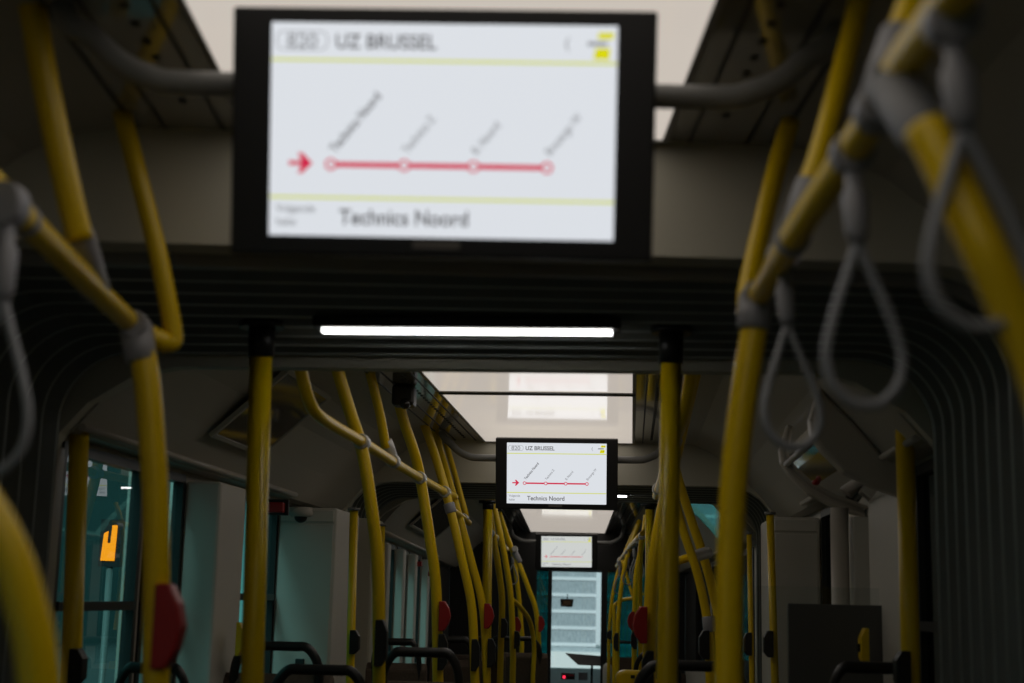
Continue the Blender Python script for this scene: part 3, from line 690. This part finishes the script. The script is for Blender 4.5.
b = MB(); b.tube([S(2, 1.13, 1.9, -1.4), S(2, 1.13, 1.9, -1.36)], .045, 20); b.build('base_ring', M['bar'], h)

# ---------------------------------------------------------------- front of the bus
b = MB(); b.prism([(u, z) for u, z in ((-1.29, -1.4), (-1.29, .93), (1.29, .93), (1.29, -1.4), (1.15, -1.4), (1.15, .50), (-1.15, .50), (-1.15, -1.4))], lambda u, z: S(3, u, 8.4, z), lambda u, z: S(3, u, 8.5, z))
struct(b.build('wall_front', M['dark'], loc=S(3, 0, 8.4, .9)))
b = MB(); sbox(b, 3, -1.15, 1.15, 8.4, 8.5, -1.4, -.62); struct(b.build('wall_front', M['dark'], loc=S(3, 0, 8.4, -1)))
b = MB(); sbox(b, 3, -1.15, 1.15, 8.44, 8.446, -.62, .50); struct(b.build('window_20', M['glc'], loc=S(3, 0, 8.44, 0)))
# cab partition at v = 6.9
VP_ = 6.9; YP = 8.25+VP_
def upx(px): return (P(px, 620, YP).x+.112+.048)
def zpx(py, px=575): return P(px, py, YP).z-CAMZ+.12
prt = empty('cab_partition', S(3, 0, VP_, -1.4), 'black framed cab partition with teal glass beside the open middle', 'partition')
b = MB()
for x0, x1 in ((-1.235, upx(536)), (upx(547.5), upx(551.5)), (upx(601), upx(607)), (upx(645), 1.235)): sbox(b, 3, x0, x1, VP_, VP_+.05, -1.39, zpx(565))
sbox(b, 3, -1.235, 1.235, VP_-.001, VP_+.051, zpx(566), .86)
b.build('frame', M['black'], prt)
b = MB(); sbox(b, 3, upx(536), upx(547.5), VP_+.02, VP_+.026, zpx(650), zpx(566)); b.build('teal_pane', M['glt'], prt)
b = MB(); sbox(b, 3, upx(536), upx(547.5), VP_, VP_+.05, -1.39, zpx(650)); b.build('lower_panel', M['black'], prt)
b = MB(); sbox(b, 3, upx(607), upx(645), VP_+.02, VP_+.026, zpx(652), zpx(566)); b.build('teal_pane', M['glt'], prt)
b = MB(); sbox(b, 3, upx(607), upx(645), VP_, VP_+.05, -1.39, zpx(652)); b.build('lower_panel', M['seat'], prt)
b = MB(); b.tube([S(3, upx(606), VP_-.01, zpx(637)), S(3, upx(646), VP_-.01, zpx(637))], .016, 10); b.build('cross_bar', M['black'], prt)
# dashboard, monitor, rear view mirror
d = empty('dashboard', S(3, 0, 7.9, -1.4), 'grey driver dashboard with a red lamp under the windscreen', 'dashboard')
zd = P(575, 667, 16.0).z-CAMZ+.12
b = MB(); b.prism([(7.75, -1.39), (8.38, -1.39), (8.38, zd+.02), (8.15, zd+.02), (7.75, zd-.22)], lambda v, z: S(3, -.55, v, z), lambda v, z: S(3, .55, v, z)); b.build('console', M['dash'], d, bevel=.01)
def on_dash(px, py, w_, h_, m, nm):
    p = P(px, py, 16.05); b = MB(); b.hexa([(p.x+sx_*w_/2, p.y-.05+dy+hz*.0, p.z+hz*h_/2) for dy in (0, .05) for sx_, hz in ((-1, -1), (1, -1), (1, 1), (-1, 1))]); return b.build(nm, m, d)
on_dash(568, 676, .15, .07, M['black'], 'instrument_panel'); 
p = P(564, 677, 15.98); MB().box(p.x-.014, p.x+.014, p.y-.01, p.y+.01, p.z-.014, p.z+.014).build('red_lamp', M['redled'], d)
p = P(571, 675.5, 15.98); MB().box(p.x-.035, p.x+.035, p.y-.01, p.y+.01, p.z-.008, p.z+.008).build('red_display', M['red'], d)
on_dash(583, 676, .10, .085, mat('small_screen', (.25, .28, .31), .3), 'small_screen')
h = empty('driver_monitor', P(585, 662, 15.3), 'dark flat monitor in front of the windscreen', 'monitor')
b = MB(); q = [P(565, 653, 15.4), P(601, 656, 15.4), P(601, 666, 15.3), P(578, 665, 15.3)]
b.hexa(q+[v+Vector((0, .02, .0)) for v in q]); b.build('housing', M['black'], h)
b = MB(); c = P(592, 665, 15.38); b.tube([c, Vector((c.x, c.y+.3, c.z-.25))], .012, 8); b.build('arm', M['black'], h)
h = empty('rear_view_mirror', P(567, 603, 16.2), 'small dark rear view mirror hanging in the windscreen', 'mirror')
p = P(567, 603, 16.2); b = MB(); b.prism([(-.075, .045), (.075, .045), (.06, -.045), (-.07, -.04)], lambda u, z: p+Vector((u, 0, z)), lambda u, z: p+Vector((u, .02, z))); b.build('casing', M['black'], h, bevel=.006)
b = MB(); b.prism([(-.05, .03), (.055, .03), (.045, -.03), (-.045, -.03)], lambda u, z: p+Vector((u, -.004, z)), lambda u, z: p+Vector((u, -.0005, z))); b.build('mirror_glass', mat('mirror_brown', (.35, .25, .2), .15, .8), h)
b = MB(); b.tube([p+Vector((0, .02, .02)), p+Vector((0, .49, .10))], .006, 8); b.build('stalk', M['black'], h)
# pale post and yellow validator at the lower right of the windscreen
h = empty('fire_extinguisher', down(P(607, 683, 13.6)), 'pale cylinder standing beside the cab doorway', 'extinguisher')
p = P(607.5, 663, 13.6); x, y, z = p
MB().tube([(x, y, 0), (x, y, z-.05), (x, y, z-.02), (x, y, z)], [.045, .045, .038, .015], 18).build('cylinder', M['white'], h)
MB().tube([(x, y, z), (x, y, z+.03)], .014, 12).build('valve', M['black'], h)
h = empty('ticket_validator', down(P(637, 683, 7.8)), 'yellow ticket validator head low in the aisle', 'validator')
p = P(636, 679, 7.8); x, y, z = p
b = MB(); b.prism([(-.10, -.12), (.10, -.12), (.115, .0), (.07, .042), (-.075, .045), (-.11, .02)], lambda u, w_: Vector((x+u, y-.05, z+w_)), lambda u, w_: Vector((x+u, y+.10, z+w_))); b.build('head', YEL, h, bevel=.015)
MB().box(x-.03, x-.008, y-.056, y-.0505, z+.005, z+.022).build('slot', M['black'], h)
MB().tube([(x, y+.02, 0), (x, y+.02, z-.12)], .03, 14).build('post', M['black'], h)

# ---------------------------------------------------------------- outside
b = MB(); b.box(-40, 40, -20, 60, -.36, -.35); struct(b.build('ground', M['asphalt'], loc=(0, 20, -.35)))
f = empty('cladded_building', (0, 30, -.35), 'pale grey clad building with white horizontal ribs outside the windscreen', 'building')
b = MB(); b.box(-4.5, 7, 30, 38, .35, 9); b.build('wall', M['facade'], f)
for i in range(-1, 14):
    z = P(575, 597, 29.9).z+i*.335
    z -= 3*.335-.04
    if z > .28:
        b = MB(); b.box(-4.5, 7, 29.985, 29.999, z-.034, z+.034); b.build('rib', M['pale'], f)
x = P(598.5, 600, 29.9).x; b = MB(); b.box(x-.05, x+.05, 29.9, 29.998, .5, 9); b.build('vertical_rib', M['pale'], f)
b = MB(); b.box(-4.5, 7, 29.85, 37.9, -.35, .349); b.build('plinth', M['bright'], f)
b = MB(); b.box(-16.5, -16, -15, 58, -.35, 7.5); tag(b.build('plain_building', mat('grey_concrete', (.13, .15, .15), .9, noise=.15, scale=1), loc=(-16, 8, -.35)), 'plain grey building across the street behind the left windows', 'building')
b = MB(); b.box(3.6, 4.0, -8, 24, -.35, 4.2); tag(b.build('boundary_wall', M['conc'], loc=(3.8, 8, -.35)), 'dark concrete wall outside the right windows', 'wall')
# glowing digit on an added post, stands in for the window's orange patch
h = empty('stand_in_sign', P(110, 543, 6.0), 'added orange sign standing in for the orange patch in the left window', 'sign'); p = P(110, 543, 6.0); h.location.z = -.35
b = MB(); b.box(p.x-.045, p.x+.06, p.y, p.y+.03, p.z-.10, p.z+.10); b.build('casing', M['bezel'], h)
b = MB(); b.prism([(-.03, -.075), (.03, -.075), (.034, .075), (.012, .075), (.008, .0), (-.006, -.0), (-.004, .05), (-.022, .04)], lambda u, z: p+Vector((u-.005, -.006, z)), lambda u, z: p+Vector((u-.005, -.0005, z))); b.build('lit_digit', M['orange'], h)
b = MB(); b.tube([(p.x, p.y+.02, -.35), (p.x, p.y+.02, p.z-.1)], .014, 10); b.build('post', M['bar'], h)
